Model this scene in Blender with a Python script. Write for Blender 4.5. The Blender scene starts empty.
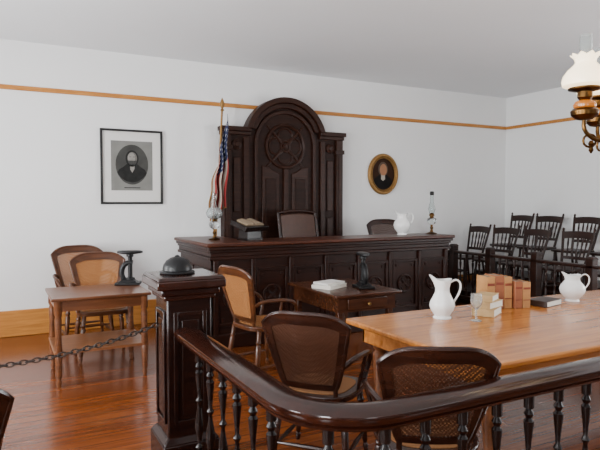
import bpy, math, random
from mathutils import Vector, Matrix
random.seed(4)
C = bpy.context.scene.collection
pi = math.pi

# ------------------------------------------------------------------ materials
def newmat(name):
    m = bpy.data.materials.new(name); m.use_nodes = True
    nt = m.node_tree; b = nt.nodes['Principled BSDF']
    return m, nt, b
def col(c): return (c[0], c[1], c[2], 1)
def wood(name, c1, c2, rough=.35, scale=(3, 30, 30), bump=.05, coat=0.0, spec=.5):
    m, nt, b = newmat(name)
    tc = nt.nodes.new('ShaderNodeTexCoord'); mp = nt.nodes.new('ShaderNodeMapping')
    mp.inputs['Scale'].default_value = scale
    n = nt.nodes.new('ShaderNodeTexNoise'); n.inputs['Scale'].default_value = 1.0
    n.inputs['Detail'].default_value = 5; n.inputs['Distortion'].default_value = .6
    r = nt.nodes.new('ShaderNodeValToRGB')
    r.color_ramp.elements[0].color = col(c1); r.color_ramp.elements[0].position = .3
    r.color_ramp.elements[1].color = col(c2); r.color_ramp.elements[1].position = .72
    L = nt.links.new
    L(tc.outputs['Object'], mp.inputs['Vector']); L(mp.outputs[0], n.inputs['Vector'])
    L(n.outputs['Fac'], r.inputs[0]); L(r.outputs[0], b.inputs['Base Color'])
    bp = nt.nodes.new('ShaderNodeBump'); bp.inputs['Strength'].default_value = bump
    bp.inputs['Distance'].default_value = .01
    L(n.outputs['Fac'], bp.inputs['Height']); L(bp.outputs[0], b.inputs['Normal'])
    b.inputs['Roughness'].default_value = rough
    b.inputs['Specular IOR Level'].default_value = spec
    b.inputs['Coat Weight'].default_value = coat; b.inputs['Coat Roughness'].default_value = .12
    return m
def plain(name, c, rough=.5, metal=0, var=.08, scale=20, **kw):
    m, nt, b = newmat(name)
    n = nt.nodes.new('ShaderNodeTexNoise'); n.inputs['Scale'].default_value = scale
    mx = nt.nodes.new('ShaderNodeMix'); mx.data_type = 'RGBA'
    mx.inputs[6].default_value = col([x*(1-var) for x in c]); mx.inputs[7].default_value = col([min(1, x*(1+var)) for x in c])
    tc = nt.nodes.new('ShaderNodeTexCoord')
    nt.links.new(tc.outputs['Object'], n.inputs['Vector'])
    nt.links.new(n.outputs['Fac'], mx.inputs[0]); nt.links.new(mx.outputs[2], b.inputs['Base Color'])
    b.inputs['Roughness'].default_value = rough; b.inputs['Metallic'].default_value = metal
    for k, v in kw.items(): b.inputs[k.replace('_', ' ')].default_value = v
    return m
def cane(name, c1, c2, hole=.5):
    """woven cane: lattice whose holes let light through"""
    m, nt, b = newmat(name)
    tc = nt.nodes.new('ShaderNodeTexCoord')
    ch = nt.nodes.new('ShaderNodeTexChecker'); ch.inputs['Scale'].default_value = 110
    ch.inputs['Color1'].default_value = col(c1); ch.inputs['Color2'].default_value = col(c2)
    nt.links.new(tc.outputs['Object'], ch.inputs['Vector']); nt.links.new(ch.outputs[0], b.inputs['Base Color'])
    mr = nt.nodes.new('ShaderNodeMath'); mr.operation = 'MULTIPLY'; mr.inputs[1].default_value = hole
    sb = nt.nodes.new('ShaderNodeMath'); sb.operation = 'SUBTRACT'; sb.inputs[0].default_value = 1
    nt.links.new(ch.outputs['Fac'], mr.inputs[0]); nt.links.new(mr.outputs[0], sb.inputs[1]); nt.links.new(sb.outputs[0], b.inputs['Alpha'])
    b.inputs['Roughness'].default_value = .6; b.inputs['Specular IOR Level'].default_value = .2
    return m

NOSPEC = dict(Specular_IOR_Level=.1)
M = {}
M['dark'] = wood('dark_wood', (.005, .0014, .001), (.016, .0045, .0024), .22, spec=.3)
M['baluster'] = wood('baluster_wood', (.003, .001, .0008), (.009, .003, .0018), .25, spec=.3)
M['rail'] = wood('polished_rail_wood', (.009, .0022, .0012), (.028, .0066, .003), .14, spec=.45)
M['bench'] = wood('bench_wood', (.009, .0024, .0014), (.027, .0075, .0038), .32, spec=.2)
M['benchtop'] = wood('bench_top_wood', (.036, .009, .004), (.08, .021, .009), .35, spec=.25)
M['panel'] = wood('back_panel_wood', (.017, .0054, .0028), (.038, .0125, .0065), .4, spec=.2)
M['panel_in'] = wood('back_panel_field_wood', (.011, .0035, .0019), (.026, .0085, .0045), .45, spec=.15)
M['chair'] = wood('chair_wood', (.010, .0026, .0013), (.032, .0088, .0038), .25, spec=.4)
M['honey'] = wood('honey_chair_wood', (.04, .013, .0045), (.11, .036, .012), .28, spec=.4)
M['jury'] = wood('jury_chair_wood', (.011, .0035, .0020), (.030, .0098, .0050), .35, spec=.35)
M['small'] = wood('small_table_wood', (.032, .009, .0035), (.078, .024, .009), .25, spec=.4)
M['desk'] = wood('desk_wood', (.085, .028, .010), (.18, .062, .022), .28, spec=.45)
M['shelf'] = wood('shelf_wood', (.15, .055, .020), (.28, .11, .042), .3, spec=.45)
M['table'] = wood('table_wood', (.32, .10, .016), (.56, .21, .042), .18, scale=(1.5, 22, 22), bump=.02, spec=.5)
M['trim'] = wood('trim_wood', (.40, .155, .030), (.56, .24, .055), .4, spec=.3)
M['cane'] = cane('tan_cane', (.50, .22, .07), (.28, .11, .035), .6)
M['canedark'] = cane('brown_cane', (.085, .032, .014), (.04, .013, .006), .6)
M['canemid'] = cane('worn_cane', (.36, .17, .065), (.2, .085, .03), .3)
M['iron'] = plain('black_iron', (.004, .004, .0045), .38, 0, Specular_IOR_Level=.3)
M['brass'] = plain('brass', (.36, .20, .06), .32, 1, .3, 30)
M['darkbrass'] = plain('aged_brass', (.11, .055, .017), .3, 1, .4, 30)
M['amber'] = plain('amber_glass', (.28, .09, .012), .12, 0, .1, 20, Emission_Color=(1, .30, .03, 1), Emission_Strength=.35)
M['gold'] = plain('gilt', (.26, .135, .035), .5, .5, .4, 50)
M['china'] = plain('white_china', (.86, .86, .84), .15, 0, .02)
M['paper'] = plain('paper', (.75, .72, .64), .8, 0, .04)
M['oldpaper'] = plain('old_paper', (.22, .16, .10), .8, 0, .1)
M['leather'] = plain('brown_leather', (.055, .019, .009), .42, 0, .3, 25)
M['blackframe'] = plain('black_frame', (.006, .006, .006), .3)
M['mat'] = plain('picture_mat', (.70, .69, .66), .5, 0, .02)
M['tanbook'] = plain('tan_book_cloth', (.46, .22, .075), .6, 0, .2)
M['redbook'] = plain('reddish_book_cloth', (.30, .10, .04), .6, 0, .2)
M['redlabel'] = plain('red_label', (.20, .035, .015), .6)
M['boxtan'] = plain('pale_box_card', (.52, .34, .15), .6, 0, .1)
M['glass'] = plain('clear_glass', (.85, .90, .90), .03, 0, 0, Transmission_Weight=1.0, IOR=1.45)
M['frost'] = plain('frosted_glass', (.82, .86, .86), .12, 0, .02, Transmission_Weight=.88, IOR=1.4)
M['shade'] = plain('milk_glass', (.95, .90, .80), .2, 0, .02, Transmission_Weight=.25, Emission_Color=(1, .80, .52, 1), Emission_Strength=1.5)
M['iron_chain'] = plain('chain_iron', (.03, .022, .018), .45, .6)
M['wall'] = plain('white_plaster', (.86, .865, .86), .85, 0, .012, 3)
M['wall2'] = plain('low_bounce_plaster', (.25, .24, .23), .85, 0, .012, 3)  # plaster colour darkened on the unseen near wall to cut bounced light
M['ceil'] = plain('ceiling_plaster', (.84, .86, .88), .9, 0, .012, 2)
M['engrave'] = plain('engraving_grey', (.20, .20, .185), .6, 0, .25, 6, **NOSPEC)
M['engdark'] = plain('engraving_dark', (.022, .022, .021), .6, 0, .5, 14, **NOSPEC)
M['engface'] = plain('engraving_face', (.26, .25, .225), .6, 0, .3, 16, **NOSPEC)
M['oilbg'] = plain('oil_paint_brown', (.035, .014, .007), .6, 0, .3, 8, **NOSPEC)
M['oilface'] = plain('oil_paint_face', (.36, .17, .09), .6, **NOSPEC)
M['oildark'] = plain('oil_paint_coat', (.008, .006, .006), .6, **NOSPEC)
M['oilcollar'] = plain('oil_paint_white', (.4, .36, .3), .6, **NOSPEC)
M['darkbook'] = plain('dark_book_cover', (.03, .014, .009), .5)
M['winwhite'] = plain('window_paint', (.7, .7, .68), .5, 0, .02)

# floor
m, nt, b = newmat('floor_boards'); M['floor'] = m
tc = nt.nodes.new('ShaderNodeTexCoord')
br = nt.nodes.new('ShaderNodeTexBrick')
br.inputs['Scale'].default_value = 1; br.inputs['Brick Width'].default_value = 3.2; br.inputs['Row Height'].default_value = .105
br.inputs['Mortar Size'].default_value = .0025; br.offset = .37
br.inputs['Color1'].default_value = (.14, .033, .0075, 1); br.inputs['Color2'].default_value = (.25, .068, .015, 1)
br.inputs['Mortar'].default_value = (.03, .008, .003, 1)
mp = nt.nodes.new('ShaderNodeMapping'); mp.inputs['Scale'].default_value = (1.2, 25, 1)
no = nt.nodes.new('ShaderNodeTexNoise'); no.inputs['Scale'].default_value = 1.5; no.inputs['Detail'].default_value = 6
mx = nt.nodes.new('ShaderNodeMix'); mx.data_type = 'RGBA'; mx.blend_type = 'MULTIPLY'; mx.inputs[0].default_value = .75
rp = nt.nodes.new('ShaderNodeValToRGB'); rp.color_ramp.elements[0].color = (.4, .35, .3, 1); rp.color_ramp.elements[0].position = .3
rp.color_ramp.elements[1].position = .65
bpn = nt.nodes.new('ShaderNodeBump'); bpn.inputs['Strength'].default_value = .12; bpn.inputs['Distance'].default_value = .004; bpn.invert = True
L = nt.links.new
L(tc.outputs['Object'], br.inputs['Vector']); L(tc.outputs['Object'], mp.inputs['Vector']); L(mp.outputs[0], no.inputs['Vector'])
L(no.outputs['Fac'], rp.inputs[0]); L(br.outputs['Color'], mx.inputs[6]); L(rp.outputs[0], mx.inputs[7]); L(mx.outputs[2], b.inputs['Base Color'])
L(br.outputs['Fac'], bpn.inputs['Height']); L(bpn.outputs[0], b.inputs['Normal'])
b.inputs['Roughness'].default_value = .2; b.inputs['Specular IOR Level'].default_value = .45

# flag
m, nt, b = newmat('flag_cloth'); M['flag'] = m
uv = nt.nodes.new('ShaderNodeUVMap'); sp = nt.nodes.new('ShaderNodeSeparateXYZ'); L = nt.links.new
L(uv.outputs[0], sp.inputs[0])
def mth(op, a, bb):
    n = nt.nodes.new('ShaderNodeMath'); n.operation = op
    for i, x in enumerate((a, bb)):
        if hasattr(x, 'is_linked'): L(x, n.inputs[i])
        elif x is not None: n.inputs[i].default_value = x
    return n.outputs[0]
st = mth('LESS_THAN', mth('MODULO', mth('MULTIPLY', sp.outputs['Y'], 13), 2), 1)
mxs = nt.nodes.new('ShaderNodeMix'); mxs.data_type = 'RGBA'
mxs.inputs[6].default_value = (.40, .35, .29, 1); mxs.inputs[7].default_value = (.23, .013, .013, 1)
L(st, mxs.inputs[0])
cant = mth('MULTIPLY', mth('LESS_THAN', sp.outputs['X'], .46), mth('LESS_THAN', sp.outputs['Y'], .6))
vx = mth('SUBTRACT', mth('FRACT', mth('MULTIPLY', sp.outputs['X'], 16), None), .5)
vy = mth('SUBTRACT', mth('FRACT', mth('MULTIPLY', sp.outputs['Y'], 10), None), .5)
star = mth('LESS_THAN', mth('ADD', mth('ABSOLUTE', vx, None), mth('ABSOLUTE', vy, None)), .25)
mxb = nt.nodes.new('ShaderNodeMix'); mxb.data_type = 'RGBA'
mxb.inputs[6].default_value = (.008, .012, .05, 1); mxb.inputs[7].default_value = (.4, .4, .4, 1); L(star, mxb.inputs[0])
mxf = nt.nodes.new('ShaderNodeMix'); mxf.data_type = 'RGBA'
L(cant, mxf.inputs[0]); L(mxs.outputs[2], mxf.inputs[6]); L(mxb.outputs[2], mxf.inputs[7]); L(mxf.outputs[2], b.inputs['Base Color'])
b.inputs['Roughness'].default_value = .8

# ------------------------------------------------------------------ mesh builder
def soft(pts, k=2):
    for _ in range(k):
        q = [pts[0]]
        for a, b_ in zip(pts, pts[1:]):
            a = Vector(a); b_ = Vector(b_); q += [a.lerp(b_, .25), a.lerp(b_, .75)]
        q.append(pts[-1]); pts = q
    return pts
class MB:
    def __init__(s): s.v = []; s.f = []
    def add(s, vs, fs):
        o = len(s.v); s.v += [tuple(x) for x in vs]; s.f += [tuple(i+o for i in f) for f in fs]; return s
    def box(s, c, d, rz=0, top=None, rot=None):
        hx, hy, hz = d[0]/2, d[1]/2, d[2]/2
        t = top or (1, 1)
        vs = [(-hx, -hy, -hz), (hx, -hy, -hz), (hx, hy, -hz), (-hx, hy, -hz),
              (-hx*t[0], -hy*t[1], hz), (hx*t[0], -hy*t[1], hz), (hx*t[0], hy*t[1], hz), (-hx*t[0], hy*t[1], hz)]
        R = rot if rot is not None else Matrix.Rotation(rz, 3, 'Z')
        vs = [R @ Vector(v) + Vector(c) for v in vs]
        return s.add(vs, [(0, 3, 2, 1), (4, 5, 6, 7), (0, 1, 5, 4), (1, 2, 6, 5), (2, 3, 7, 6), (3, 0, 4, 7)])
    def bx(s, x0, x1, y0, y1, z0, z1):
        return s.box(((x0+x1)/2, (y0+y1)/2, (z0+z1)/2), (abs(x1-x0), abs(y1-y0), abs(z1-z0)))
    def lathe(s, prof, c=(0, 0, 0), n=16, R=None, fn=None):
        vs = []; fs = []
        for r, z in prof:
            for i in range(n):
                a = 2*pi*i/n
                p = Vector((r*math.cos(a), r*math.sin(a), z))
                if fn: p = Vector(fn(a, r, z))
                if R is not None: p = R @ p
                vs.append(p+Vector(c))
        k = len(prof)
        for j in range(k-1):
            for i in range(n):
                fs.append((j*n+i, j*n+(i+1) % n, (j+1)*n+(i+1) % n, (j+1)*n+i))
        fs.append(tuple(range(n-1, -1, -1))); fs.append(tuple((k-1)*n+i for i in range(n)))
        return s.add(vs, fs)
    def spindle(s, p0, p1, prof, n=10):
        p0 = Vector(p0); p1 = Vector(p1); d = p1-p0
        R = d.to_track_quat('Z', 'Y').to_matrix()
        return s.lathe([(r, t*d.length) for t, r in prof], p0, n, R)
    def tube(s, pts, r, n=8, closed=False, flat=None):
        pts = [Vector(p) for p in pts]; k = len(pts)
        rs = r if isinstance(r, (list, tuple)) else [r]*k
        vs = []; fs = []; up = None
        for i, p in enumerate(pts):
            if closed: t = (pts[(i+1) % k]-pts[i-1]).normalized()
            else: t = (pts[min(i+1, k-1)]-pts[max(i-1, 0)]).normalized()
            if up is None:
                up = Vector((0, 0, 1)) if abs(t.z) < .9 else Vector((0, 1, 0))
            up = (up-t*up.dot(t)).normalized(); sd = t.cross(up)
            f = flat[0] if flat else 1
            for j in range(n):
                a = 2*pi*(j+.5)/n
                vs.append(p+sd*math.cos(a)*rs[i]+up*math.sin(a)*rs[i]*f)
        for i in range(k if closed else k-1):
            i2 = (i+1) % k
            for j in range(n):
                fs.append((i*n+j, i*n+(j+1) % n, i2*n+(j+1) % n, i2*n+j))
        if not closed:
            fs.append(tuple(range(n-1, -1, -1))); fs.append(tuple((k-1)*n+j for j in range(n)))
        return s.add(vs, fs)
    def sweep(s, path, prof):
        k = len(path); P = [Vector((p[0], p[1])) for p in path]; vs = []; fs = []; m = len(prof)
        for i in range(k):
            t = (P[min(i+1, k-1)]-P[max(i-1, 0)]).normalized(); nn = Vector((t.y, -t.x))
            for a, z in prof: vs.append((P[i].x+nn.x*a, P[i].y+nn.y*a, z))
        for i in range(k-1):
            for j in range(m): fs.append((i*m+j, i*m+(j+1) % m, (i+1)*m+(j+1) % m, (i+1)*m+j))
        fs.append(tuple(range(m-1, -1, -1))); fs.append(tuple((k-1)*m+j for j in range(m)))
        return s.add(vs, fs)
    def prism(s, out, fn0, fn1):
        n = len(out); vs = [fn0(*p) for p in out]+[fn1(*p) for p in out]
        fs = [tuple(range(n)), tuple(range(2*n-1, n-1, -1))]+[(i, n+i, n+(i+1) % n, (i+1) % n) for i in range(n)]
        return s.add(vs, fs)
    def sheet(s, fn, nu, nv, th):
        vs = []; fs = []
        for side in (0, 1):
            for j in range(nv+1):
                for i in range(nu+1):
                    p = fn(-1+2*i/nu, j/nv); vs.append((p[0], p[1]+(th/2 if side else -th/2), p[2]))
        q = (nu+1)*(nv+1); w = nu+1
        for j in range(nv):
            for i in range(nu):
                a = j*w+i
                fs.append((a, a+1, a+w+1, a+w)); fs.append((q+a, q+a+w, q+a+w+1, q+a+1))
        for i in range(nu):
            fs.append((i, q+i, q+i+1, i+1)); a = nv*w+i; fs.append((a, a+1, q+a+1, q+a))
        for j in range(nv):
            a = j*w; fs.append((a, a+w, q+a+w, q+a)); a = j*w+nu; fs.append((a, q+a, q+a+w, a+w))
        return s.add(vs, fs)
    def obj(s, name, mat, parent=None, loc=(0, 0, 0), bevel=0, label=None, cat=None, rz=0):
        me = bpy.data.meshes.new(name); me.from_pydata(s.v, [], s.f); me.validate(); me.update()
        import bmesh
        bm = bmesh.new(); bm.from_mesh(me); bmesh.ops.recalc_face_normals(bm, faces=bm.faces); bm.to_mesh(me); bm.free()
        for p in me.polygons: p.use_smooth = True
        me.set_sharp_from_angle(angle=math.radians(38))
        me.materials.append(M[mat] if isinstance(mat, str) else mat)
        o = bpy.data.objects.new(name, me); C.objects.link(o)
        o.location = loc; o.rotation_euler = (0, 0, rz)
        if parent: o.parent = parent
        if bevel:
            b = o.modifiers.new('bevel', 'BEVEL'); b.width = bevel; b.segments = 2; b.limit_method = 'ANGLE'; b.angle_limit = math.radians(40)
        if label: o['label'] = label
        if cat: o['category'] = cat
        return o
def root(name, label, cat, loc=(0, 0, 0), rz=0, sc=1, group=None):
    e = bpy.data.objects.new(name, None); C.objects.link(e); e.location = loc; e.rotation_euler = (0, 0, rz); e.scale = (sc,)*3
    e.empty_display_size = .1
    e['label'] = label; e['category'] = cat
    if group: e['group'] = group
    return e
def dup(o, loc=None, rz=None, sc=None, label=None, parent=None):
    n = o.copy(); C.objects.link(n)
    if parent is not None: n.parent = parent
    for ch in list(o.children): dup(ch, parent=n)
    if loc is not None: n.location = loc
    if rz is not None: n.rotation_euler = (0, 0, rz)
    if sc is not None: n.scale = (sc,)*3
    if label: n['label'] = label
    return n
def struct(o): o['kind'] = 'structure'; return o

# ------------------------------------------------------------------ room
X0, X1, Y0, Y1, H = -2.5, 8.2, -2.6, 7.5, 3.47
struct(MB().bx(X0-.2, X1+.2, Y0-.2, Y1+.2, -.1, 0).obj('floor', 'floor'))
struct(MB().bx(X0-.2, X1+.2, Y0-.2, Y1+.2, H, H+.1).obj('ceiling', 'ceil'))
struct(MB().bx(X0-.2, X1+.2, Y1, Y1+.2, 0, H).obj('wall_back', 'wall'))
def holed(name, axis, a0, a1, p0, p1, holes, mat):
    mb = MB(); br = sorted({a0, a1} | {h[0] for h in holes} | {h[1] for h in holes})
    for i in range(len(br)-1):
        c = (br[i]+br[i+1])/2
        hs = [h for h in holes if h[0] < c < h[1]]
        segs = [(0, H)] if not hs else [(0, .8), (2.75, H)]
        for z0, z1 in segs:
            if axis == 'y': mb.bx(p0, p1, br[i], br[i+1], z0, z1)
            else: mb.bx(br[i], br[i+1], p0, p1, z0, z1)
    return struct(mb.obj(name, mat))
lw = [(-1.2, -.1), (1.6, 2.7), (4.4, 5.5)]
rw = [(-.6, .5), (1.7, 2.8)]
nw = [(.4, 1.5), (4.2, 5.3)]
holed('wall_left', 'y', Y0, Y1, X0-.2, X0, lw, 'wall')
holed('wall_right', 'y', Y0, Y1, X1, X1+.2, rw, 'wall')
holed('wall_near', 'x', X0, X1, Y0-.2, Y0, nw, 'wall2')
LE, RE, NE = 300, 170, 35
wi = 1
def window(side, a0, a1):
    global wi
    mb = MB(); z0, z1 = .8, 2.75
    px = X0-.1 if side == 'l' else X1+.1
    def bar(u0, u1, w0, w1, d=.05):
        if side != 'n': mb.bx(px-d/2, px+d/2, u0, u1, w0, w1)
        else: mb.bx(u0, u1, Y0-.1-d/2, Y0-.1+d/2, w0, w1)
    bar(a0, a0+.06, z0, z1); bar(a1-.06, a1, z0, z1); bar(a0, a1, z0, z0+.07); bar(a0, a1, z1-.06, z1)
    bar(a0, a1, (z0+z1)/2-.03, (z0+z1)/2+.03); bar((a0+a1)/2-.015, (a0+a1)/2+.015, z0, z1, .03)
    struct(mb.obj('window_%d' % wi, 'winwhite')); wi += 1
    l = bpy.data.lights.new('window_daylight', 'AREA'); l.shape = 'RECTANGLE'; l.size = a1-a0; l.size_y = 1.9
    l.color = (.965, .985, 1.0)
    o = bpy.data.objects.new('window_daylight', l); C.objects.link(o)
    if side == 'l':
        o.location = (X0-.3, (a0+a1)/2, 1.75); o.rotation_euler = (pi/2+.25, 0, -pi/2); l.energy = LE
    elif side == 'r':
        o.location = (X1+.3, (a0+a1)/2, 1.75); o.rotation_euler = (pi/2+.2, 0, pi/2); l.energy = RE
    else:
        o.location = ((a0+a1)/2, Y0-.3, 1.75); o.rotation_euler = (pi/2+.2, 0, 0); l.energy = NE
for a in lw: window('l', *a)
for a in rw: window('r', *a)
for a in nw: window('n', *a)
def railbox(name, *a): return struct(MB().bx(*a).obj(name, 'trim', bevel=.008))
railbox('trim_1', X0, X1, Y1-.025, Y1, 2.895, 2.95)
railbox('trim_2', X1-.025, X1, Y0, Y1-.025, 2.895, 2.95)
railbox('baseboard_back', X0, X1, Y1-.03, Y1, 0, .31)
railbox('baseboard_right', X1-.03, X1, Y0, Y1-.03, 0, .31)
railbox('baseboard_left', X0, X0+.03, Y0, Y1-.03, 0, .31)
struct(MB().bx(2.05, 5.28, 5.86, 7.46, 0, .35).obj('trim_3', 'bench', bevel=.01))
mb = MB(); mb.bx(6.40, 7.42, 4.0, 7.46, 0, .2); mb.bx(7.42, 8.16, 4.0, 7.46, 0, .38)
struct(mb.obj('jury_platform', 'bench', bevel=.01))  # two-step platform under the jury chair rows

# ------------------------------------------------------------------ armchair
def armchair(canemat, woodmat, label, group=None):
    R = root('armchair', label, 'chair', group=group)
    out = []
    for i in range(32):
        a = 2*pi*i/32; c, s = math.cos(a), math.sin(a)
        e = .62
        x = .25*abs(c)**e*(1 if c > 0 else -1); y = .235*abs(s)**e*(1 if s > 0 else -1)
        x *= 1+.10*(y/.235)
        out.append((x, y))
    MB().prism(out, lambda x, y: (x*.97, y*.97, .425), lambda x, y: (x, y, .465)).obj('seat', woodmat, R, bevel=.008)
    MB().prism(out, lambda x, y: (x*.78, y*.78, .46), lambda x, y: (x*.78, y*.78, .470)).obj('seat_cane', canemat if canemat == 'cane' else 'canemid', R)
    lp = [(0, .013), (.08, .018), (.12, .012), (.15, .017), (.45, .021), (.7, .024), (.74, .017), (.78, .025), (.82, .018), (1, .022)]
    feet = {}
    for sx in (-1, 1):
        for y, fy in ((.18, .21), (-.17, -.23)):
            a = (sx*.235, fy, 0); b_ = (sx*.195, y, .43); feet[(sx, y)] = (Vector(a), Vector(b_))
            MB().spindle(a, b_, lp).obj('leg', woodmat, R)
    sp_ = [(0, .008), (.2, .011), (.5, .016), (.8, .011), (1, .008)]
    def at(k, t): return feet[k][0].lerp(feet[k][1], t)
    for k1, k2, t in (((-1, .18), (1, .18), .45), ((-1, -.17), (1, -.17), .35), ((-1, .18), (-1, -.17), .3), ((1, .18), (1, -.17), .3)):
        MB().spindle(at(k1, t), at(k2, t), sp_, 8).obj('stretcher', woodmat, R)
    zb, zt = .50, .965
    def P(u, v):
        w = .155+.105*(v**.75)
        x = u*w
        z = zb+v*(zt-zb-.075*abs(u)**4)
        return (x, -.215-.13*v+.85*x*x, z)
    N = 24
    top = [P(-1+2*i/N, 1) for i in range(N+1)]
    left = [P(-1, i/12) for i in range(13)]; right = [P(1, 1-i/12) for i in range(13)]
    mb = MB()
    mb.tube([(-.155, -.19, .45)]+left[:-1]+top+right[1:]+[(.155, -.19, .45)], .014, 8)
    mb.sheet(lambda u, v: P(u, .86+.14*v), 16, 3, .020)
    mb.sheet(lambda u, v: P(u, .0+.08*v), 12, 2, .018)
    mb.sheet(lambda u, v: P(-.92+.08*u, v), 2, 10, .018); mb.sheet(lambda u, v: P(.92+.08*u, v), 2, 10, .018)
    mb.obj('backrest', woodmat, R)
    MB().sheet(lambda u, v: P(u*.86, .07+.80*v), 12, 10, .003).obj('backrest_cane', canemat, R)
    for sx in (-1, 1):
        pts = soft([P(sx*1, .38), (sx*.255, -.16, .69), (sx*.285, -.05, .695), (sx*.29, .06, .685), (sx*.28, .14, .655), (sx*.265, .175, .60), (sx*.245, .165, .53), (sx*.235, .14, .46)])
        MB().tube(pts, .016, 8).obj('armrest', woodmat, R)
        MB().spindle((sx*.235, .0, .46), (sx*.286, .0, .685), [(0, .009), (.3, .014), (.5, .009), (.7, .013), (1, .009)], 8).obj('arm_support', woodmat, R)
    return R
def face(dx, dy): return math.atan2(-dx, dy)
ca = armchair('canedark', 'chair', 'dark wooden armchair with brown cane back, beside the long table')
ca.location = (1.745, 3.03, 0); ca.rotation_euler = (0, 0, face(.75, .66))
dup(ca, (1.83, 2.15, 0), face(.5, .87), label='dark wooden armchair at the table corner behind the railing')
cb = armchair('cane', 'honey', 'wooden armchair with tan cane back beside small dark table')
cb.location = (2.14, 4.80, 0); cb.rotation_euler = (0, 0, face(.98, .18)); cb.scale = (1.05,)*3
dup(cb, (.93, 6.15, 0), pi, 1.07, 'wooden armchair with tan cane back at the writing desk')
dup(cb, (.84, 6.86, 0), pi+.1, 1.10, 'honey-toned wooden armchair near the wall behind another armchair')
dup(ca, (5.0, 6.70, .35), face(-.35, -.93), 1.0, 'dark wooden armchair on the platform behind the bench')
dup(ca, (-.31, 2.47, 0), face(-.3, 1), 1.0, 'dark wooden armchair standing on the floor near the chain')

# ------------------------------------------------------------------ judge chair
J = root('judge_chair', 'high-backed wooden chair with worn brown leather behind bench', 'chair', (3.68, 6.72, .35), pi)
MB().bx(-.28, .28, -.26, .26, .42, .5).obj('seat', 'leather', J, bevel=.02)
mb = MB()
def JP(u, v): x = u*.29; return (x, -.25-.13*v+.25*x*x, .52+.59*v-.03*u*u*v)
MB().sheet(lambda u, v: JP(u*.9, v*.9+.04), 10, 10, .06).obj('backrest_leather', 'leather', J, bevel=.01)
mb.tube([(-.27, -.24, .45)]+[JP(-1, i/6) for i in range(6)]+[JP(-1+i/6, 1) for i in range(13)]+[JP(1, 1-i/6) for i in range(1, 7)]+[(.27, -.24, .45)], .024, 8)
mb.obj('backrest', 'chair', J)
for sx in (-1, 1):
    MB().tube([JP(sx, .35), (sx*.31, -.1, .74), (sx*.32, .1, .74), (sx*.32, .2, .70), (sx*.3, .2, .5)], .022, 8).obj('armrest', 'chair', J)
    for y in (-.22, .22):
        MB().spindle((sx*.25, y, 0), (sx*.24, y, .43), [(0, .02), (.5, .028), (.8, .022), (1, .03)]).obj('leg', 'chair', J)

# ------------------------------------------------------------------ jury chairs
R = root('jury_chair', 'dark wooden spindle-back chair on the raised jury platform', 'chair', group='spindle-back jury chairs')
out = [(-.2, -.19), (.2, -.19), (.235, .2), (.15, .23), (-.15, .23), (-.235, .2)]
MB().prism(out, lambda x, y: (x, y, .43), lambda x, y: (x, y, .465)).obj('seat', 'jury', R, bevel=.012)
for sx in (-1, 1):
    MB().spindle((sx*.21, .2, 0), (sx*.18, .17, .43), [(0, .014), (.3, .02), (.7, .022), (.75, .016), (1, .02)]).obj('leg', 'jury', R)
    MB().tube([(sx*.19, -.25, 0), (sx*.18, -.18, .43)], [.016, .02], 8).obj('leg', 'jury', R)
mb = MB()
for sx in (-1, 1):
    mb.spindle((sx*.165, -.17, .45), (sx*.232, -.30, .98), [(0, .019), (.3, .017), (.9, .018), (.93, .012), (.96, .018), (1, .006)], 10)
def JR(u, z): return (u*(.165+.062*(z-.45)/.52), -.17-.12*(z-.45)/.52-.03*(1-u*u), z)
mb.sheet(lambda u, v: JR(u, .83+.095*v+.015*(1-u*u)), 10, 2, .02)
mb.sheet(lambda u, v: JR(u, .56+.04*v), 10, 1, .018)
for i in range(5):
    u = -.66+.33*i
    mb.spindle(JR(u, .58), JR(u, .85), [(0, .008), (.3, .014), (.5, .008), (.7, .014), (1, .008)], 8)
mb.obj('backrest', 'jury', R)
for z in (.15, .27): MB().spindle((-.2, .195, z), (.2, .195, z), [(0, .008), (.5, .014), (1, .008)], 8).obj('stretcher', 'jury', R)
for sx in (-1, 1): MB().spindle((sx*.2, .19, .2), (sx*.186, -.22, .2), [(0, .008), (.5, .014), (1, .008)], 8).obj('stretcher', 'jury', R)
R.location = (6.85, 7.08, .2); R.rotation_euler = (0, 0, face(-1, .06)); R.scale = (1.04,)*3
for x, y, z, a in ((6.88, 6.50, .2, -.08), (6.85, 5.92, .2, .06), (6.87, 5.22, .2, -.04), (6.85, 4.60, .2, .04),
                   (7.68, 6.92, .38, .05), (7.66, 6.32, .38, -.06), (7.68, 5.68, .38, .04), (7.68, 5.05, .38, 0)):
    dup(R, (x, y, z), face(-1, a), 1.04)

# ------------------------------------------------------------------ judge's bench
B = root('judges_bench', 'long dark carved wooden bench with wide overhanging top', 'bench', (0, 0, 0))
bx0, bx1, by0, by1 = 2.0, 5.27, 5.80, 7.0
mb = MB(); mb.bx(bx0, bx1, by0, by0+.05, .0, 1.08); mb.bx(bx0, bx0+.05, by0, by1, 0, 1.08); mb.bx(bx1-.05, bx1, by0, by0+.6, 0, 1.08)
mb.obj('body', 'bench', B)
mb = MB()
mb.prism([(1.92, 5.72), (5.35, 5.72), (5.35, 6.30), (2.5, 6.30), (2.5, 7.02), (1.92, 7.02)], lambda x, y: (x, y, 1.11), lambda x, y: (x, y, 1.15))
mb.obj('bench_top', 'benchtop', B, bevel=.012)
mb = MB()
for d, z0, z1 in ((.06, 1.075, 1.11), (.04, 1.045, 1.075), (.025, 1.0, 1.045), (.04, .965, 1.0)):
    mb.bx(bx0-d, bx1+d, by0-d, by0, z0, z1); mb.bx(bx0-d, bx0, by0, by1, z0, z1); mb.bx(bx1, bx1+d, by0, by0+.6, z0, z1)
mb.obj('cornice', 'bench', B, bevel=.006)
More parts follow.
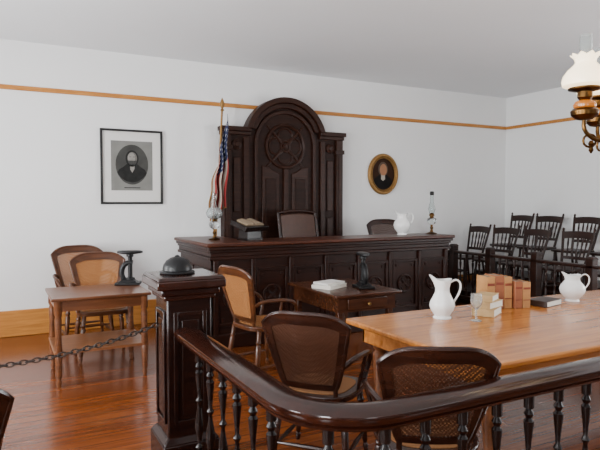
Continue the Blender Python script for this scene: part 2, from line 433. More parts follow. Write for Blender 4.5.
mb = MB(); mb.bx(bx0-.03, bx1+.03, by0-.03, by0, 0, .16); mb.bx(bx0-.03, bx0, by0, by1, 0, .16); mb.bx(bx1, bx1+.03, by0, by0+.6, 0, .16)
mb.obj('plinth', 'bench', B, bevel=.01)
npn = 7; pw = (bx1-bx0)/npn
RX = Matrix.Rotation(pi/2, 3, 'X')
def carvpanel(w, h):
    mb = MB(); t = .024
    mb.bx(-w/2, -w/2+.035, -t, 0, -h/2, h/2); mb.bx(w/2-.035, w/2, -t, 0, -h/2, h/2)
    mb.bx(-w/2+.035, w/2-.035, -t, 0, -h/2, -h/2+.035); mb.bx(-w/2+.035, w/2-.035, -t, 0, h/2-.035, h/2)
    r = min(w, h)*.27
    mb.tube([(r*math.cos(a*pi/12), -.006, r*math.sin(a*pi/12)) for a in range(24)], .015, 6, True)
    for k in range(4):
        a = k*pi/2
        cx, cz = .48*r*math.cos(a), .48*r*math.sin(a)
        mb.tube([(cx+.42*r*math.cos(q*pi/6), -.004, cz+.42*r*math.sin(q*pi/6)) for q in range(12)], .010, 5, True)
        mb.bx((w/2-.075)*(1 if k in (0, 3) else -1)-.02, (w/2-.075)*(1 if k in (0, 3) else -1)+.02, -.012, 0, (h/2-.075)*(1 if k < 2 else -1)-.02, (h/2-.075)*(1 if k < 2 else -1)+.02)
    return mb
for i in range(npn):
    carvpanel(pw-.07, .62).obj('front_panel', 'bench', B, (bx0+pw*(i+.5), by0, .55), bevel=.004)
for i in range(npn+1):
    xx = min(max(bx0+pw*i, bx0+.03), bx1-.03)
    MB().bx(xx-.025, xx+.025, by0-.035, by0, .16, .965).obj('pilaster', 'bench', B, bevel=.008)
for i in range(2):
    carvpanel(.5, .62).obj('side_panel', 'bench', B, (bx0, by0+.32+.56*i, .55), bevel=.004, rz=-pi/2)

# ------------------------------------------------------------------ carved back panel
K = root('carved_back_panel', 'tall dark wooden wall panel with arched top and medallion', 'wall panel', (3.65, 7.5, 0))
hw = .95; sh = 2.60; ar = .60; ac = 2.42
def arch(rad, cz, zlo, n=28):
    a0 = math.asin(max(-1, min(1, (zlo-cz)/rad)))
    return [(rad*math.cos(a0+(pi-2*a0)*i/n), cz+rad*math.sin(a0+(pi-2*a0)*i/n)) for i in range(n+1)]
out = [(-hw, .36), (hw, .36), (hw, sh)]+arch(ar, ac, sh)+[(-hw, sh)]
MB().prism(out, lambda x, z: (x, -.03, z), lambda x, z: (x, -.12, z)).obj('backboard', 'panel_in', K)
def band(r0, r1, y0, y1, cz, zlo, zend):
    o_ = [(r1, zend)]+arch(r1, cz, zlo)+[(-r1, zend)] if zend is not None else arch(r1, cz, zlo)
    i_ = [(r0, zend)]+arch(r0, cz, zlo)+[(-r0, zend)] if zend is not None else arch(r0, cz, zlo)
    mb = MB(); n = len(o_); vs = []
    for y in (y0, y1):
        vs += [(x, y, z) for x, z in o_]+[(x, y, z) for x, z in i_]
    fs = []
    for i in range(n-1):
        fs += [(i, i+1, n+i+1, n+i), (2*n+i, 3*n+i, 3*n+i+1, 2*n+i+1), (i, 2*n+i, 2*n+i+1, i+1), (n+i, n+i+1, 3*n+i+1, 3*n+i)]
    fs += [(0, n, 3*n, 2*n), (n-1, 3*n-1, 4*n-1, 2*n-1)]
    mb.add(vs, fs); return mb
band(.57, .65, -.03, -.22, ac, sh, None).obj('arch_cornice', 'panel', K, bevel=.01)
band(.50, .57, -.12, -.18, ac, sh, None).obj('arch_moulding', 'panel', K, bevel=.008)
band(.44, .49, -.12, -.16, 2.40, 2.40, .5).obj('inner_arch', 'panel', K, bevel=.006)
for sx in (-1, 1):
    mb = MB(); mb.bx(sx*.55, sx*(hw+.04), -.03, -.20, sh-.04, sh+.02); mb.bx(sx*.55, sx*(hw+.02), -.03, -.17, sh-.09, sh-.04)
    mb.obj('shoulder_cornice', 'panel', K, bevel=.006)
    mb = MB(); mb.bx(sx*.84, sx*.95, -.12, -.165, .36, sh-.09)
    mb.bx(sx*.82, sx*.97, -.12, -.18, 2.30, 2.36); mb.bx(sx*.87, sx*.92, -.165, -.18, .5, 2.28); mb.obj('pilaster', 'panel', K, bevel=.006)
    mb = MB(); mb.bx(sx*.57, sx*.65, -.12, -.155, .36, sh-.12)
    mb.obj('stile', 'panel', K, bevel=.006)
    for z0, z1 in ((.5, 1.35), (1.45, 2.2)):
        MB().bx(sx*.69, sx*.80, -.12, -.14, z0, z1).obj('side_panel', 'panel', K, bevel=.012)
    MB().lathe([(.075, 0), (.07, .02), (.04, .03), (.03, .045)], (sx*.745, -.12, 2.38), 16, RX).obj('rosette', 'panel', K)
    # long field panels with concave tops that follow the big ring
    o_ = [(sx*.10, .5), (sx*.37, .5), (sx*.37, 2.10)]+[(sx*.38*math.cos(math.radians(d)), 2.36+.38*math.sin(math.radians(d))) for d in (-48, -56, -64, -72)]+[(sx*.10, 1.99)]
    MB().prism(o_, lambda x, z: (x, -.12, z), lambda x, z: (x, -.14, z)).obj('field_panel', 'panel', K, bevel=.010)
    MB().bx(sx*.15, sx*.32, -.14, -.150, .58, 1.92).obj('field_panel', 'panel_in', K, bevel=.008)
MB().bx(-.035, .035, -.12, -.16, .4, 2.06).obj('centre_stile', 'panel', K, bevel=.008)
mb = MB(); mc = 2.38
def circ(cx, cz, r, t, y=-.125): mb.tube([(cx+r*math.cos(a*pi/18), y, cz+r*math.sin(a*pi/18)) for a in range(36)], t, 7, True)
circ(0, mc, .30, .026, -.13); circ(0, mc, .07, .016)
for k in range(4):
    a = k*pi/2
    circ(.14*math.cos(a), mc+.14*math.sin(a), .115, .015)
    a += pi/4
    # straps weaving from hub through the ring to the arch
    mb.tube([(.06*math.cos(a), -.12, mc+.06*math.sin(a)), (.18*math.cos(a), -.13, mc+.18*math.sin(a)), (.30*math.cos(a), -.125, mc+.30*math.sin(a)), (.41*math.cos(a), -.12, mc+.41*math.sin(a))], [.012, .022, .018, .012], 6)
mb.lathe([(.045, 0), (.04, .025), (.015, .035)], (0, -.12, mc), 14, RX)
mb.obj('medallion', 'panel', K)

# ------------------------------------------------------------------ flag
F = root('flag', 'United States flag with gold fringe drooping from gold-tipped pole', 'flag', (2.56, 7.12, .0))
mb = MB(); mb.tube([(-.10, 0, .36), (.06, .05, 2.80)], .014, 8); mb.obj('flagpole', 'gold', F)
mb = MB(); mb.lathe([(.012, 0), (.03, .015), (.012, .035), (.028, .07), (.034, .1), (.02, .14), (.002, .18)], (.062, .05, 2.78), 10)
mb.obj('finial', 'gold', F)
MB().lathe([(.13, 0), (.12, .03), (.04, .05), (.02, .12)], (-.10, 0, .355), 16).obj('pole_base', 'brass', F)
nu, nv = 48, 40; vs = []; fs = []; uvs = []
for j in range(nv+1):
    h = j/nv
    for i in range(nu+1):
        f = i/nu
        z = 2.74-.70*h*(1-.75*f)-1.22*f
        px = .055-(2.74-z)*.068
        wd = .07+.12*math.sin(min(1, f*1.2+.15)*pi*.5)
        x = px+.015-wd*(h-.35)+.012*math.sin(f*13+h*8)
        y = -.03-.06*math.sin(h*17+f*2.0)*(.35+.65*min(1, f*2))
        vs.append((x, y, z)); uvs.append((f, h))
w = nu+1
for j in range(nv):
    for i in range(nu): a = j*w+i; fs.append((a, a+1, a+w+1, a+w))
mb = MB(); mb.add(vs, fs); fo = mb.obj('flag_cloth', 'flag', F)
ul = fo.data.uv_layers.new(name='UVMap')
for lp_ in fo.data.loops: ul.data[lp_.index].uv = uvs[lp_.vertex_index]
fo.modifiers.new('solid', 'SOLIDIFY').thickness = .004
edge = [Vector(vs[nv*w+i]) for i in range(nu+1)]+[Vector(vs[j*w+nu]) for j in range(nv-1, -1, -1)]
MB().tube(edge, .009, 6).obj('fringe', 'gold', F)

# ------------------------------------------------------------------ portraits
P_ = root('framed_portrait', 'black-framed grey engraving of a bearded man with white mat', 'picture', (1.515, 7.5, 2.035))
w2, h2 = .39, .475
mb = MB()
mb.bx(-w2, w2, 0, -.035, h2-.028, h2); mb.bx(-w2, w2, 0, -.035, -h2, -h2+.028); mb.bx(-w2, -w2+.028, 0, -.035, -h2+.028, h2-.028); mb.bx(w2-.028, w2, 0, -.035, -h2+.028, h2-.028)
mb.obj('frame', 'blackframe', P_, bevel=.004)
MB().bx(-w2+.02, w2-.02, -.002, -.012, -h2+.02, h2-.02).obj('mat', 'mat', P_)
def ell(rx, rz, n=32): return [(rx*math.cos(2*pi*i/n), rz*math.sin(2*pi*i/n)) for i in range(n)]
def flat(out, y, cx=0, cz=0): return MB().prism(out, lambda a, c: (a+cx, y, c+cz), lambda a, c: (a+cx, y-.0015, c+cz))
M['engcoat'] = plain('engraving_beard', (.06, .06, .057), .6, 0, .5, 40, **NOSPEC)
M['engmid'] = plain('engraving_shade', (.14, .135, .12), .6, 0, .3, 20, **NOSPEC)
M['engback'] = plain('engraving_backdrop', (.060, .060, .056), .6, 0, .6, 6, **NOSPEC)
flat([(-.26, -.30), (.26, -.30), (.26, .33), (-.26, .33)], -.012).obj('print', 'engrave', P_)
flat(ell(.205, .255), -.0136, 0, .03).obj('print_oval', 'engback', P_)
bust = [(-.185, -.10), (-.14, -.16), (-.07, -.205), (0, -.218), (.07, -.205), (.14, -.16), (.185, -.10), (.165, -.055), (.11, -.02), (.05, .03), (-.05, .03), (-.11, -.02), (-.165, -.055)]
flat(bust, -.0152, 0, .02).obj('print_coat', 'engdark', P_)
flat([(-.022, -.05), (.0, -.09), (.028, -.04), (.035, .02), (-.03, .02)], -.0168, 0, .015).obj('print_collar', 'engface', P_)
flat([(.082*math.cos(2*pi*i/24), .105*math.sin(2*pi*i/24)) for i in range(24)], -.0168, 0, .108).obj('print_hair', 'engdark', P_)
flat([(.060*math.cos(2*pi*i/24), .078*math.sin(2*pi*i/24)) for i in range(24)], -.0184, .002, .112).obj('print_face_shade', 'engmid', P_)
flat([(.046*math.cos(2*pi*i/24), .066*math.sin(2*pi*i/24)) for i in range(24)], -.0200, -.008, .116).obj('print_face', 'engface', P_)
mb = flat([(.056*math.cos(pi+pi*i/12), .058*math.sin(pi+pi*i/12)) for i in range(13)], -.0216, .002, .082)
for sx in (-1, 1):
    mb.add(*(lambda q: (q.v, q.f))(flat([(-.012, -.003), (.012, -.003), (.012, .004), (-.012, .004)], -.0216, .0+sx*.023, .128)))
mb.obj('print_beard', 'engcoat', P_)
flat([(-.10, -.005), (.10, -.005), (.10, .005), (-.10, .005)], -.0136, 0, -.265).obj('print_caption', 'engdark', P_)

O_ = root('oval_portrait', 'small oval oil portrait of a man in gilt frame', 'picture', (5.45, 7.5, 2.03))
mb = MB(); mb.tube([(.265*math.cos(2*pi*i/48), -.02, .30*math.sin(2*pi*i/48)) for i in range(48)], .030, 8, True)
mb.tube([(.225*math.cos(2*pi*i/48), -.03, .26*math.sin(2*pi*i/48)) for i in range(48)], .010, 6, True)
mb.obj('frame', 'gold', O_)
flat(ell(.24, .275), -.012).obj('canvas', 'oilbg', O_)
flat([(-.19, -.13), (-.13, -.20), (0, -.245), (.13, -.20), (.19, -.13), (.16, -.07), (.06, .0), (-.06, .0), (-.16, -.07)], -.0136).obj('painted_coat', 'oildark', O_)
flat(ell(.092, .115), -.0152, 0, .08).obj('painted_hair', plain('oil_paint_hair', (.10, .07, .05), .6, **NOSPEC), O_)
flat(ell(.068, .092), -.0168, .005, .07).obj('painted_face', 'oilface', O_)
flat([(-.04, -.07), (.0, -.10), (.04, -.07), (.035, .0), (-.035, .0)], -.0164, 0, -.01).obj('painted_collar', 'oilcollar', O_)

# ------------------------------------------------------------------ tables
T = root('long_table', 'large polished orange-brown wooden counsel table', 'table', (0, 0, 0))
tx0, tx1, ty0, ty1 = 2.18, 5.6, 2.09, 3.44
MB().bx(tx0, tx1, ty0, ty1, .72, .76).obj('table_top', 'table', T, bevel=.012)
mb = MB(); i_ = .09
mb.bx(tx0+i_, tx1-i_, ty0+i_, ty0+i_+.025, .60, .72); mb.bx(tx0+i_, tx1-i_, ty1-i_-.025, ty1-i_, .60, .72)
mb.bx(tx0+i_, tx0+i_+.025, ty0+i_, ty1-i_, .60, .72); mb.bx(tx1-i_-.025, tx1-i_, ty0+i_, ty1-i_, .60, .72)
mb.obj('apron', 'table', T, bevel=.004)
lp = [(0, .03), (.03, .04), (.08, .03), (.12, .045), (.16, .03), (.5, .05), (.72, .058), (.75, .04), (.79, .06), (.82, .045), (.84, .055), (1, .055)]
for xx in (tx0+.20, tx1-.20):
    for yy in (ty0+.16, ty1-.16): MB().spindle((xx, yy, 0), (xx, yy, .72), lp, 16).obj('leg', 'desk', T)

S = root('small_table', 'small dark wooden table with drawer before the bench', 'table', (3.02, 4.83, 0))
MB().bx(-.37, .37, -.50, .48, .72, .75).obj('table_top', 'small', S, bevel=.008)
mb = MB(); mb.bx(-.32, .32, -.45, -.42, .58, .72); mb.bx(-.32, .32, .40, .43, .58, .72); mb.bx(-.32, -.29, -.42, .40, .58, .72); mb.bx(.29, .32, -.42, .40, .58, .72)
mb.obj('apron', 'small', S)
D = MB().bx(-.22, .22, -.465, -.45, .60, .70).obj('drawer', 'small', S, bevel=.005)
MB().lathe([(.008, 0), (.008, .015), (.018, .022), (.012, .035)], (0, -.465, .65), 12, RX).obj('drawer_knob', 'brass', D)
for sx in (-1, 1):
    for yy in (-.41, .39): MB().box((sx*.28, yy, .36), (.055, .055, .72)).obj('leg', 'small', S, bevel=.008)

W = root('writing_desk', 'small brown wooden writing desk with lower shelf', 'desk', (.79, 5.56, 0))
MB().bx(-.42, .42, -.36, .36, .745, .77).obj('table_top', 'desk', W, bevel=.006)
mb = MB(); mb.bx(-.38, .38, -.32, -.30, .65, .745); mb.bx(-.38, .38, .30, .32, .65, .745); mb.bx(-.38, -.36, -.30, .30, .65, .745); mb.bx(.36, .38, -.30, .30, .65, .745)
mb.obj('apron', 'desk', W)
for sx in (-1, 1):
    for yy in (-.31, .31): MB().spindle((sx*.365, yy, 0), (sx*.365, yy, .745), [(0, .016), (.05, .024), (.08, .017), (.12, .026), (.35, .030), (.38, .021), (.42, .031), (.6, .026), (.78, .030), (.82, .023), (.85, .033), (1, .033)], 12).obj('leg', 'desk', W)
MB().bx(-.40, .40, -.32, .32, .28, .305).obj('shelf', 'shelf', W, bevel=.004)

# ------------------------------------------------------------------ foreground railing
def newel(label, loc):
    N = root('newel_post', label, 'post', loc)
    mb = MB(); mb.bx(-.135, .135, -.135, .135, .2, 1.06)
    mb.obj('post_body', 'dark', N, bevel=.01)
    mb = MB(); mb.bx(-.17, .17, -.17, .17, 0, .17); mb.box((0, 0, .19), (.34, .34, .04), top=(.82, .82)); mb.obj('post_base', 'dark', N, bevel=.008)
    mb = MB(); mb.bx(-.155, .155, -.155, .155, 1.02, 1.05); mb.bx(-.175, .175, -.175, .175, 1.05, 1.09); mb.bx(-.205, .205, -.205, .205, 1.09, 1.14)
    mb.box((0, 0, 1.15), (.41, .41, .02), top=(.92, .92)); mb.obj('post_cap', 'rail', N, bevel=.008)
    for k in range(4):
        mb = MB(); R_ = Matrix.Rotation(k*pi/2, 3, 'Z')
        for (x0, x1, z0, z1) in ((-.10, -.075, .28, .95), (.075, .10, .28, .95), (-.075, .075, .28, .305), (-.075, .075, .925, .95)):
            mb.bx(x0, x1, -.148, -.135, z0, z1)
        mb.bx(-.05, .05, -.143, -.135, .33, .90)
        mb.v = [tuple(R_ @ Vector(v)) for v in mb.v]
        mb.obj('post_panel', 'dark', N, bevel=.003)
    return N
newel('square dark paneled newel post with wide moulded cap', (.985, 3.40, 0))
newel('square dark paneled newel post holding far chain end', (-1.15, 3.40, 0))
hb = root('desk_bell', 'low black domed metal bell resting on newel post cap', 'bell', (.955, 3.42, 1.161))
MB().lathe([(.104, 0), (.107, .006), (.104, .012), (.088, .018), (.088, .03), (.083, .053), (.066, .077), (.040, .094), (.015, .101)], (0, 0, 0), 28).obj('bell_dome', 'iron', hb)
MB().lathe([(.014, .096), (.016, .104), (.008, .109), (.002, .111)], (0, 0, 0), 12).obj('bell_knob', 'iron', hb)

G = root('railing', 'dark polished wooden courtroom railing with turned balusters', 'railing')
path = [(.96, 3.25), (.96, 2.9), (.96, 2.5), (.96, 2.2), (.96, 1.98)]
for i in range(1, 13):
    a = pi+(pi/2)*i/12; path.append((1.26+.30*math.cos(a), 1.98+.30*math.sin(a)))
path += [(1.6, 1.68), (2.2, 1.68), (3, 1.68), (5.8, 1.68)]
prof = [(-.050, .780), (.050, .780), (.056, .792), (.046, .800), (.070, .808), (.077, .824), (.073, .840), (.055, .851), (.03, .857), (0, .860), (-.03, .857), (-.055, .851), (-.073, .840), (-.077, .824), (-.070, .808), (-.046, .800), (-.056, .792)]
MB().sweep(path, prof).obj('handrail', 'rail', G)
prof = [(-.04, .06), (.04, .06), (.045, .08), (.045, .12), (.035, .135), (-.035, .135), (-.045, .12), (-.045, .08)]
MB().sweep([(.96, 3.225)]+path[1:], prof).obj('bottom_rail', 'dark', G)
bal = [(0, .022), (.12, .022), (.13, .012), (.16, .023), (.19, .011), (.24, .015), (.33, .026), (.40, .022), (.48, .013), (.53, .010), (.56, .020), (.59, .010), (.66, .013), (.76, .020), (.80, .022), (.82, .012), (.85, .022), (.88, .012), (.89, .022), (1, .022)]
pos = [(.96, 3.02-.19*i) for i in range(6)]+[(1.05, 1.77)]
xx = 1.24
while xx < 3.2: pos.append((xx, 1.68)); xx += .19
b0 = MB().lathe([(r, .13+t*.655) for t, r in bal], (0, 0, 0), 14).obj('baluster', 'baluster', G, (pos[0][0], pos[0][1], 0))
for p in pos[1:]:
    o = b0.copy(); C.objects.link(o); o.parent = G; o.location = (p[0], p[1], 0)
MB().bx(5.75, 5.9, 1.6, 1.76, 0, .9).obj('end_post', 'dark', G, bevel=.01)
for p in ((1.02, 1.80), (3.25, 1.68)): MB().box((p[0], p[1], .03), (.06, .06, .06)).obj('foot', 'dark', G)

# chain
mb = MB(); A = Vector((.83, 3.40, .86)); Bp = Vector((-.99, 3.40, .86)); n = 56
def cp(t): return A.lerp(Bp, t)+Vector((0, 0, -.14*4*t*(1-t)))
for i in range(n):
    p = cp((i+.5)/n); d = (cp((i+1)/n)-cp(i/n)).normalized()
    s1 = Vector((0, 1, 0)) if i % 2 else d.cross(Vector((0, 1, 0)))
    mb.tube([p+d*.023*math.cos(2*pi*k/10)+s1*.0125*math.sin(2*pi*k/10) for k in range(10)], .0042, 5, True)
ch = mb.obj('chain', 'iron_chain'); ch['label'] = 'dark iron barrier chain hung from the newel post'; ch['category'] = 'chain'

# jury rail
Q = root('jury_rail', 'dark wooden jury box railing with posts and spindles', 'railing', (6.28, 0, 0))
MB().bx(-.05, .05, 4.0, 7.44, .79, .83).obj('handrail', 'jury', Q, bevel=.01)
MB().bx(-.03, .03, 4.0, 7.44, .1, .15).obj('bottom_rail', 'jury', Q, bevel=.006)
for y in (7.38, 6.75, 6.0, 5.2, 4.4): 
    mb = MB(); mb.bx(-.05, .05, y-.05, y+.05, 0, .90); mb.box((0, y, .915), (.12, .12, .03), top=(.6, .6)); mb.obj('rail_post', 'jury', Q, bevel=.006)
y = 7.25
while y > 4.1:
    if min(abs(y-k) for k in (7.38, 6.75, 6.0, 5.2, 4.4)) > .07:
        MB().lathe([(r*.85, .15+t*.64) for t, r in bal], (0, y, 0), 8).obj('baluster', 'jury', Q)
    y -= .13

# ------------------------------------------------------------------ pitchers
def pitcher(label, loc, rz, h, prof, spout=.5, hd=None):
    R = root('pitcher', label, 'pitcher', loc, rz)
    def fn3(a, r, z):
        t = max(0, (z/h-.72)/.28); aa = (a+pi) % (2*pi)-pi
        g = math.exp(-(aa/.45)**2)*t*t
        rr = r*(1+spout*g)*(1+.02*math.cos(8*a))
        return (rr*math.cos(a), rr*math.sin(a), z+.10*h*g-.04*h*t*math.sin(aa)**2)
    MB().lathe([(r*h, z*h) for r, z in prof]+[((r-.03)*h, z*h) for r, z in reversed(prof[3:])], (0, 0, 0), 32, None, fn3).obj('pitcher_body', 'china', R)
    pts = hd or [(-.20, .90), (-.34, .98), (-.45, .90), (-.46, .74), (-.40, .58), (-.31, .44), (-.28, .36)]
    pts = soft([(x*h, 0, z*h) for x, z in pts])
    MB().tube(pts, .036*h, 8, flat=(.7,)).obj('handle', 'china', R)
    return R
tall = [(.16, 0), (.23, .0), (.23, .03), (.19, .06), (.21, .10), (.29, .22), (.32, .32), (.30, .42), (.23, .55), (.18, .66), (.175, .75), (.20, .87), (.23, 1.0)]
rnd = [(.2, 0), (.26, 0), (.25, .04), (.22, .07), (.30, .14), (.42, .30), (.46, .44), (.42, .58), (.32, .70), (.26, .78), (.26, .88), (.30, 1.0)]
rh = [(-.26, .88), (-.45, 1.02), (-.62, .92), (-.64, .72), (-.56, .55), (-.42, .42)]
pitcher('tall white ironstone pitcher with handle on long table', (2.80, 3.12, .761), pi-.485, .285, tall)
pitcher('round white china pitcher with looped handle on table', (4.25, 3.15, .761), pi-.485, .225, rnd, .4, rh)
pitcher('white china pitcher on top of the bench', (4.76, 6.10, 1.151), pi-.485, .29, [(r*.85, z) for r, z in rnd], .4, [(x*.8, z) for x, z in rh])

gb = MB().lathe([(.038, 0), (.038, .005), (.010, .012), (.007, .03), (.007, .075), (.014, .085), (.036, .11), (.042, .14), (.038, .19), (.034, .19), (.037, .14), (.031, .114), (.008, .092)], (0, 0, 0), 20).obj('goblet', 'frost', None, (2.94, 2.93, .761))
gb['label'] = 'clear stemmed glass goblet on the long table'; gb['category'] = 'glass'

# ------------------------------------------------------------------ books
def book(name, label, loc, rz, w, d, t, cover, upright=False, group=None, lab=None):
    R = root(name, label, 'book', loc, rz, group=group)
    if upright:
        mb = MB(); mb.bx(-t/2, -t/2+.004, 0, w, 0, d); mb.bx(t/2-.004, t/2, 0, w, 0, d); mb.bx(-t/2, t/2, -.004, .002, 0, d)
        mb.obj('cover', cover, R, bevel=.002)
        MB().bx(-t/2+.004, t/2-.004, .002, w-.005, .004, d-.004).obj('pages', 'oldpaper', R)
        if lab:
            MB().bx(-t/2+.004, t/2-.004, -.0055, -.004, d*.72, d*.80).obj('spine_label', lab, R)
            MB().bx(-t/2+.004, t/2-.004, -.0055, -.004, d*.30, d*.33).obj('spine_label', lab, R)
    else:
        mb = MB(); mb.bx(-w/2, w/2, -d/2, d/2, 0, .004); mb.bx(-w/2, w/2, -d/2, d/2, t-.004, t); mb.bx(-w/2-.003, -w/2+.003, -d/2, d/2, 0, t)
        mb.obj('cover', cover, R, bevel=.002)
        MB().bx(-w/2+.003, w/2-.006, -d/2+.005, d/2-.005, .004, t-.004).obj('pages', 'paper', R)
    return R
ang = -.28
bxs, bys = 3.33, 3.21
ux, uy = math.cos(ang), math.sin(ang)
k = 0
for i, (t, h, cov) in enumerate(((.068, .250, 'tanbook'), (.072, .258, 'redbook'), (.066, .246, 'tanbook'), (.062, .212, 'redbook'), (.066, .205, 'tanbook'))):
    k += t/2+(.012 if i == 3 else 0)
    lb = 'tan law book standing upright in a row' if cov == 'tanbook' else 'reddish-brown law book standing upright in a row'
    off = .02 if i > 2 else 0
    book('law_book', lb, (bxs+ux*k+uy*off, bys+uy*k-ux*off, .761), ang, .16, h, t, cov, True, 'law books on the long table', 'redlabel')
    k += t/2+.004
for (x, y, z, a, w_, d_, t_) in ((3.19, 3.07, .761, .5, .22, .16, .055), (3.19, 3.07, .817, .3, .21, .15, .05), (3.185, 3.075, .868, .5, .18, .14, .045)):
    book('pale_book', 'pale leather book lying in a small stack', (x, y, z), a, w_, d_, t_, 'boxtan', group='stacked pale books')
book('closed_book', 'dark flat book lying on the long table', (3.90, 3.14, .761), .2, .24, .17, .045, 'darkbook')
book('ledger', 'pale paper ledger lying on the small dark table', (2.86, 4.80, .751), .45, .30, .22, .035, 'paper')
book('ledger', 'thin white ledger stacked on another ledger', (2.87, 4.82, .787), .30, .26, .19, .02, 'mat')

Bs = root('bookstand', 'dark tilted bookstand holding an open book on bench', 'bookstand', (2.56, 6.10, 1.151), .35)
Rt = Matrix.Rotation(math.radians(16), 3, 'X')
MB().box((0, .0, .165), (.36, .27, .06), rot=Rt).obj('stand_board', 'baluster', Bs, bevel=.006)
mb = MB(); mb.bx(-.12, .12, -.09, .09, 0, .025); mb.box((0, 0, .08), (.22, .16, .13), top=(.9, .9)); mb.obj('stand_foot', 'baluster', Bs)
mb = MB()
for sx in (-1, 1):
    pr = [(0, 0), (.02, .022), (.06, .028), (.12, .018), (.135, .006), (.135, 0)]
    mb.prism(pr, lambda a, c, s=sx: Rt @ Vector((s*a, -.09, c+.0305))+Vector((0, 0, .166)), lambda a, c, s=sx: Rt @ Vector((s*a, .09, c+.0305))+Vector((0, 0, .166)))
ob = mb.obj('open_book', 'oldpaper', None, (2.56, 6.10, 1.151), rz=.35)
ob['label'] = 'open book with aged pages lying on dark bookstand'; ob['category'] = 'book'

# ------------------------------------------------------------------ oil lamps
def oillamp(label, loc, h=.55, globe=False):
    R = root('oil_lamp', label, 'oil lamp', loc, 0, h/.55)
    MB().lathe([(.065, 0), (.068, .012), (.05, .02), (.02, .03), (.014, .06), (.022, .08), (.014, .10), (.016, .125)], n=20).obj('lamp_base', 'darkbrass', R)
    MB().lathe([(.018, .12), (.05, .14), (.062, .17), (.055, .20), (.022, .215)], n=20).obj('oil_font', 'frost' if globe else 'glass', R)
    MB().lathe([(.024, .213), (.026, .23), (.034, .235), (.034, .25), (.02, .27), (.01, .275)], n=16).obj('burner', 'darkbrass', R)
    MB().lathe([(.026, .25), (.036, .28), (.045, .32), (.038, .36), (.024, .41), (.021, .53), (.017, .53), (.020, .41), (.034, .36), (.041, .32), (.032, .28), (.022, .25)], n=20).obj('chimney', 'glass', R)
    if globe:
        MB().lathe([(.036, .236), (.07, .25), (.092, .28), (.094, .31), (.078, .345), (.06, .365), (.056, .365), (.073, .342), (.089, .31), (.087, .283), (.067, .255), (.036, .242)], n=24).obj('lamp_shade', 'frost', R)
    else:
        MB().lathe([(.024, .50), (.027, .51), (.027, .535), (.021, .55), (.017, .55), (.017, .50)], n=16).obj('chimney_cap', 'iron', R)
    return R
oillamp('brass oil lamp with frosted glass globe at bench corner', (2.20, 6.30, 1.151), .56, True)
oillamp('tall clear-chimney oil lamp at the bench end', (5.2, 6.02, 1.151), .58)

# ------------------------------------------------------------------ presses
def press(label, loc, rz, s):
    R = root('seal_press', label, 'seal press', loc, rz, s)
    mb = MB(); mb.bx(-.12, .12, -.08, .08, 0, .025); mb.box((0, 0, .04), (.18, .12, .03), top=(.6, .6)); mb.obj('press_base', 'iron', R, bevel=.006)
    mb = MB(); mb.tube(soft([(-.04, 0, .045), (-.065, 0, .10), (-.055, 0, .17), (-.02, 0, .21), (.02, 0, .22), (.045, 0, .215)], 1), .026, 10); mb.obj('press_frame', 'iron', R)
    MB().lathe([(.045, .05), (.045, .065), (.022, .075), (.022, .27), (.034, .28), (.034, .31)], (.02, 0, 0), 14).obj('screw', 'iron', R)
    mb = MB(); mb.lathe([(.03, .30), (.10, .308), (.125, .316), (.125, .332), (.10, .338), (.03, .34)], (.02, 0, 0), 20)
    mb.v = [(x, y*.45, z) for x, y, z in mb.v]
    mb.obj('lever', 'iron', R)
press('black cast-iron seal press with broad flat handle on desk', (1.12, 5.79, .771), -.35, 1.0)
press('small dark cast-iron seal press on small table', (3.14, 4.62, .751), 1.3, 1.02)

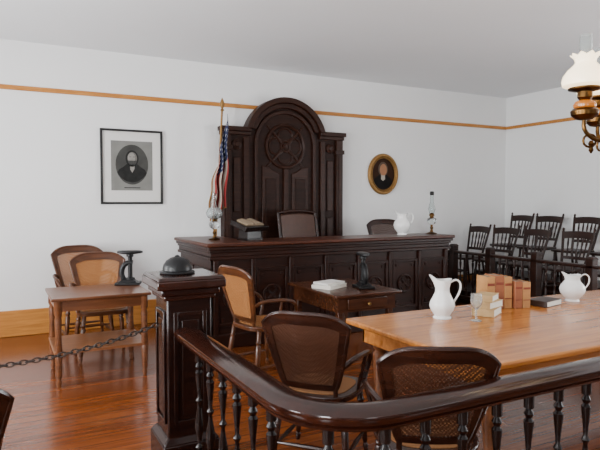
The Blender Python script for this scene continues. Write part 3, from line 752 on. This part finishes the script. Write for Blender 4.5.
# ------------------------------------------------------------------ chandelier
cx, cy = 3.57, 2.19
Hh = root('chandelier', 'aged brass oil-lamp chandelier with white glass shades', 'chandelier', (cx, cy, 0))
MB().lathe([(.08, 3.44), (.07, 3.455), (.02, 3.47)], n=16).obj('ceiling_rose', 'darkbrass', Hh)
MB().lathe([(.012, 2.3), (.012, 3.45)], n=10).obj('rod', 'darkbrass', Hh)
MB().lathe([(.004, 1.90), (.02, 1.92), (.03, 1.95), (.015, 1.97), (.03, 2.0), (.07, 2.05), (.085, 2.10), (.05, 2.16), (.025, 2.2), (.04, 2.26), (.02, 2.32)], n=20).obj('hub', 'darkbrass', Hh)
for k in range(5):
    a = math.radians(150)+k*2*pi/5; u = Vector((math.cos(a), math.sin(a), 0))
    pts = soft([u*.05+Vector((0, 0, 2.12)), u*.14+Vector((0, 0, 2.0)), u*.26+Vector((0, 0, 1.97)), u*.35+Vector((0, 0, 2.04)), u*.345+Vector((0, 0, 2.13))])
    mb = MB(); mb.tube(pts, .013, 8)
    mb.tube([u*(.2+.06*math.cos(t*pi/8))+Vector((0, 0, 2.08+.06*math.sin(t*pi/8))) for t in range(13)], .009, 6)
    mb.tube([u*(.31+.04*math.cos(t*pi/6))+Vector((0, 0, 1.98+.04*math.sin(t*pi/6))) for t in range(-6, 7)], .008, 6)
    mb.lathe([(.004, 1.90), (.016, 1.92), (.010, 1.94), (.02, 1.96), (.01, 1.98)], u*.30, 10)
    mb.obj('arm', 'darkbrass', Hh)
    c = u*.345
    Lm = MB().lathe([(.03, 2.11), (.05, 2.115), (.080, 2.140), (.084, 2.165), (.07, 2.18), (.05, 2.185)], c, 18).obj('lamp', 'darkbrass', Hh)
    MB().lathe([(.05, 2.180), (.066, 2.19), (.068, 2.205), (.056, 2.225), (.03, 2.235)], c, 18).obj('oil_font', 'amber', Lm)
    MB().lathe([(.032, 2.235), (.045, 2.250), (.045, 2.285), (.10, 2.30), (.10, 2.31), (.03, 2.315)], c, 18).obj('burner', 'darkbrass', Lm)
    def ruf(a_, r_, z_):
        t_ = max(0, (z_-2.47)/.06)
        return (r_*(1+.12*t_*math.cos(9*a_))*math.cos(a_), r_*(1+.12*t_*math.cos(9*a_))*math.sin(a_), z_+.010*t_*math.cos(9*a_))
    MB().lathe([(.105, 2.315), (.132, 2.325), (.138, 2.350), (.130, 2.385), (.106, 2.42), (.074, 2.45), (.060, 2.468), (.064, 2.49), (.084, 2.512), (.081, 2.516), (.059, 2.494), (.055, 2.468), (.069, 2.447), (.102, 2.417), (.126, 2.382), (.133, 2.350), (.128, 2.33), (.102, 2.32)], c, 36, None, ruf).obj('lamp_shade', 'shade', Lm)
    MB().lathe([(.028, 2.30), (.042, 2.35), (.040, 2.44), (.037, 2.64), (.033, 2.64), (.036, 2.44), (.038, 2.35), (.024, 2.30)], c, 16).obj('chimney', 'frost', Lm)

# ------------------------------------------------------------------ world + camera
w_ = bpy.data.worlds.new('World'); bpy.context.scene.world = w_; w_.use_nodes = True
w_.node_tree.nodes['Background'].inputs[0].default_value = (.88, .94, 1, 1); w_.node_tree.nodes['Background'].inputs[1].default_value = 1.3
cd = bpy.data.cameras.new('camera'); co = bpy.data.objects.new('camera', cd); C.objects.link(co)
cd.sensor_width = 36; cd.lens = 34.2; cd.clip_start = .05
co.location = (0, 0, 1.6); co.rotation_euler = (math.radians(90-2.41), 0, math.radians(-27.8))
bpy.context.scene.camera = co
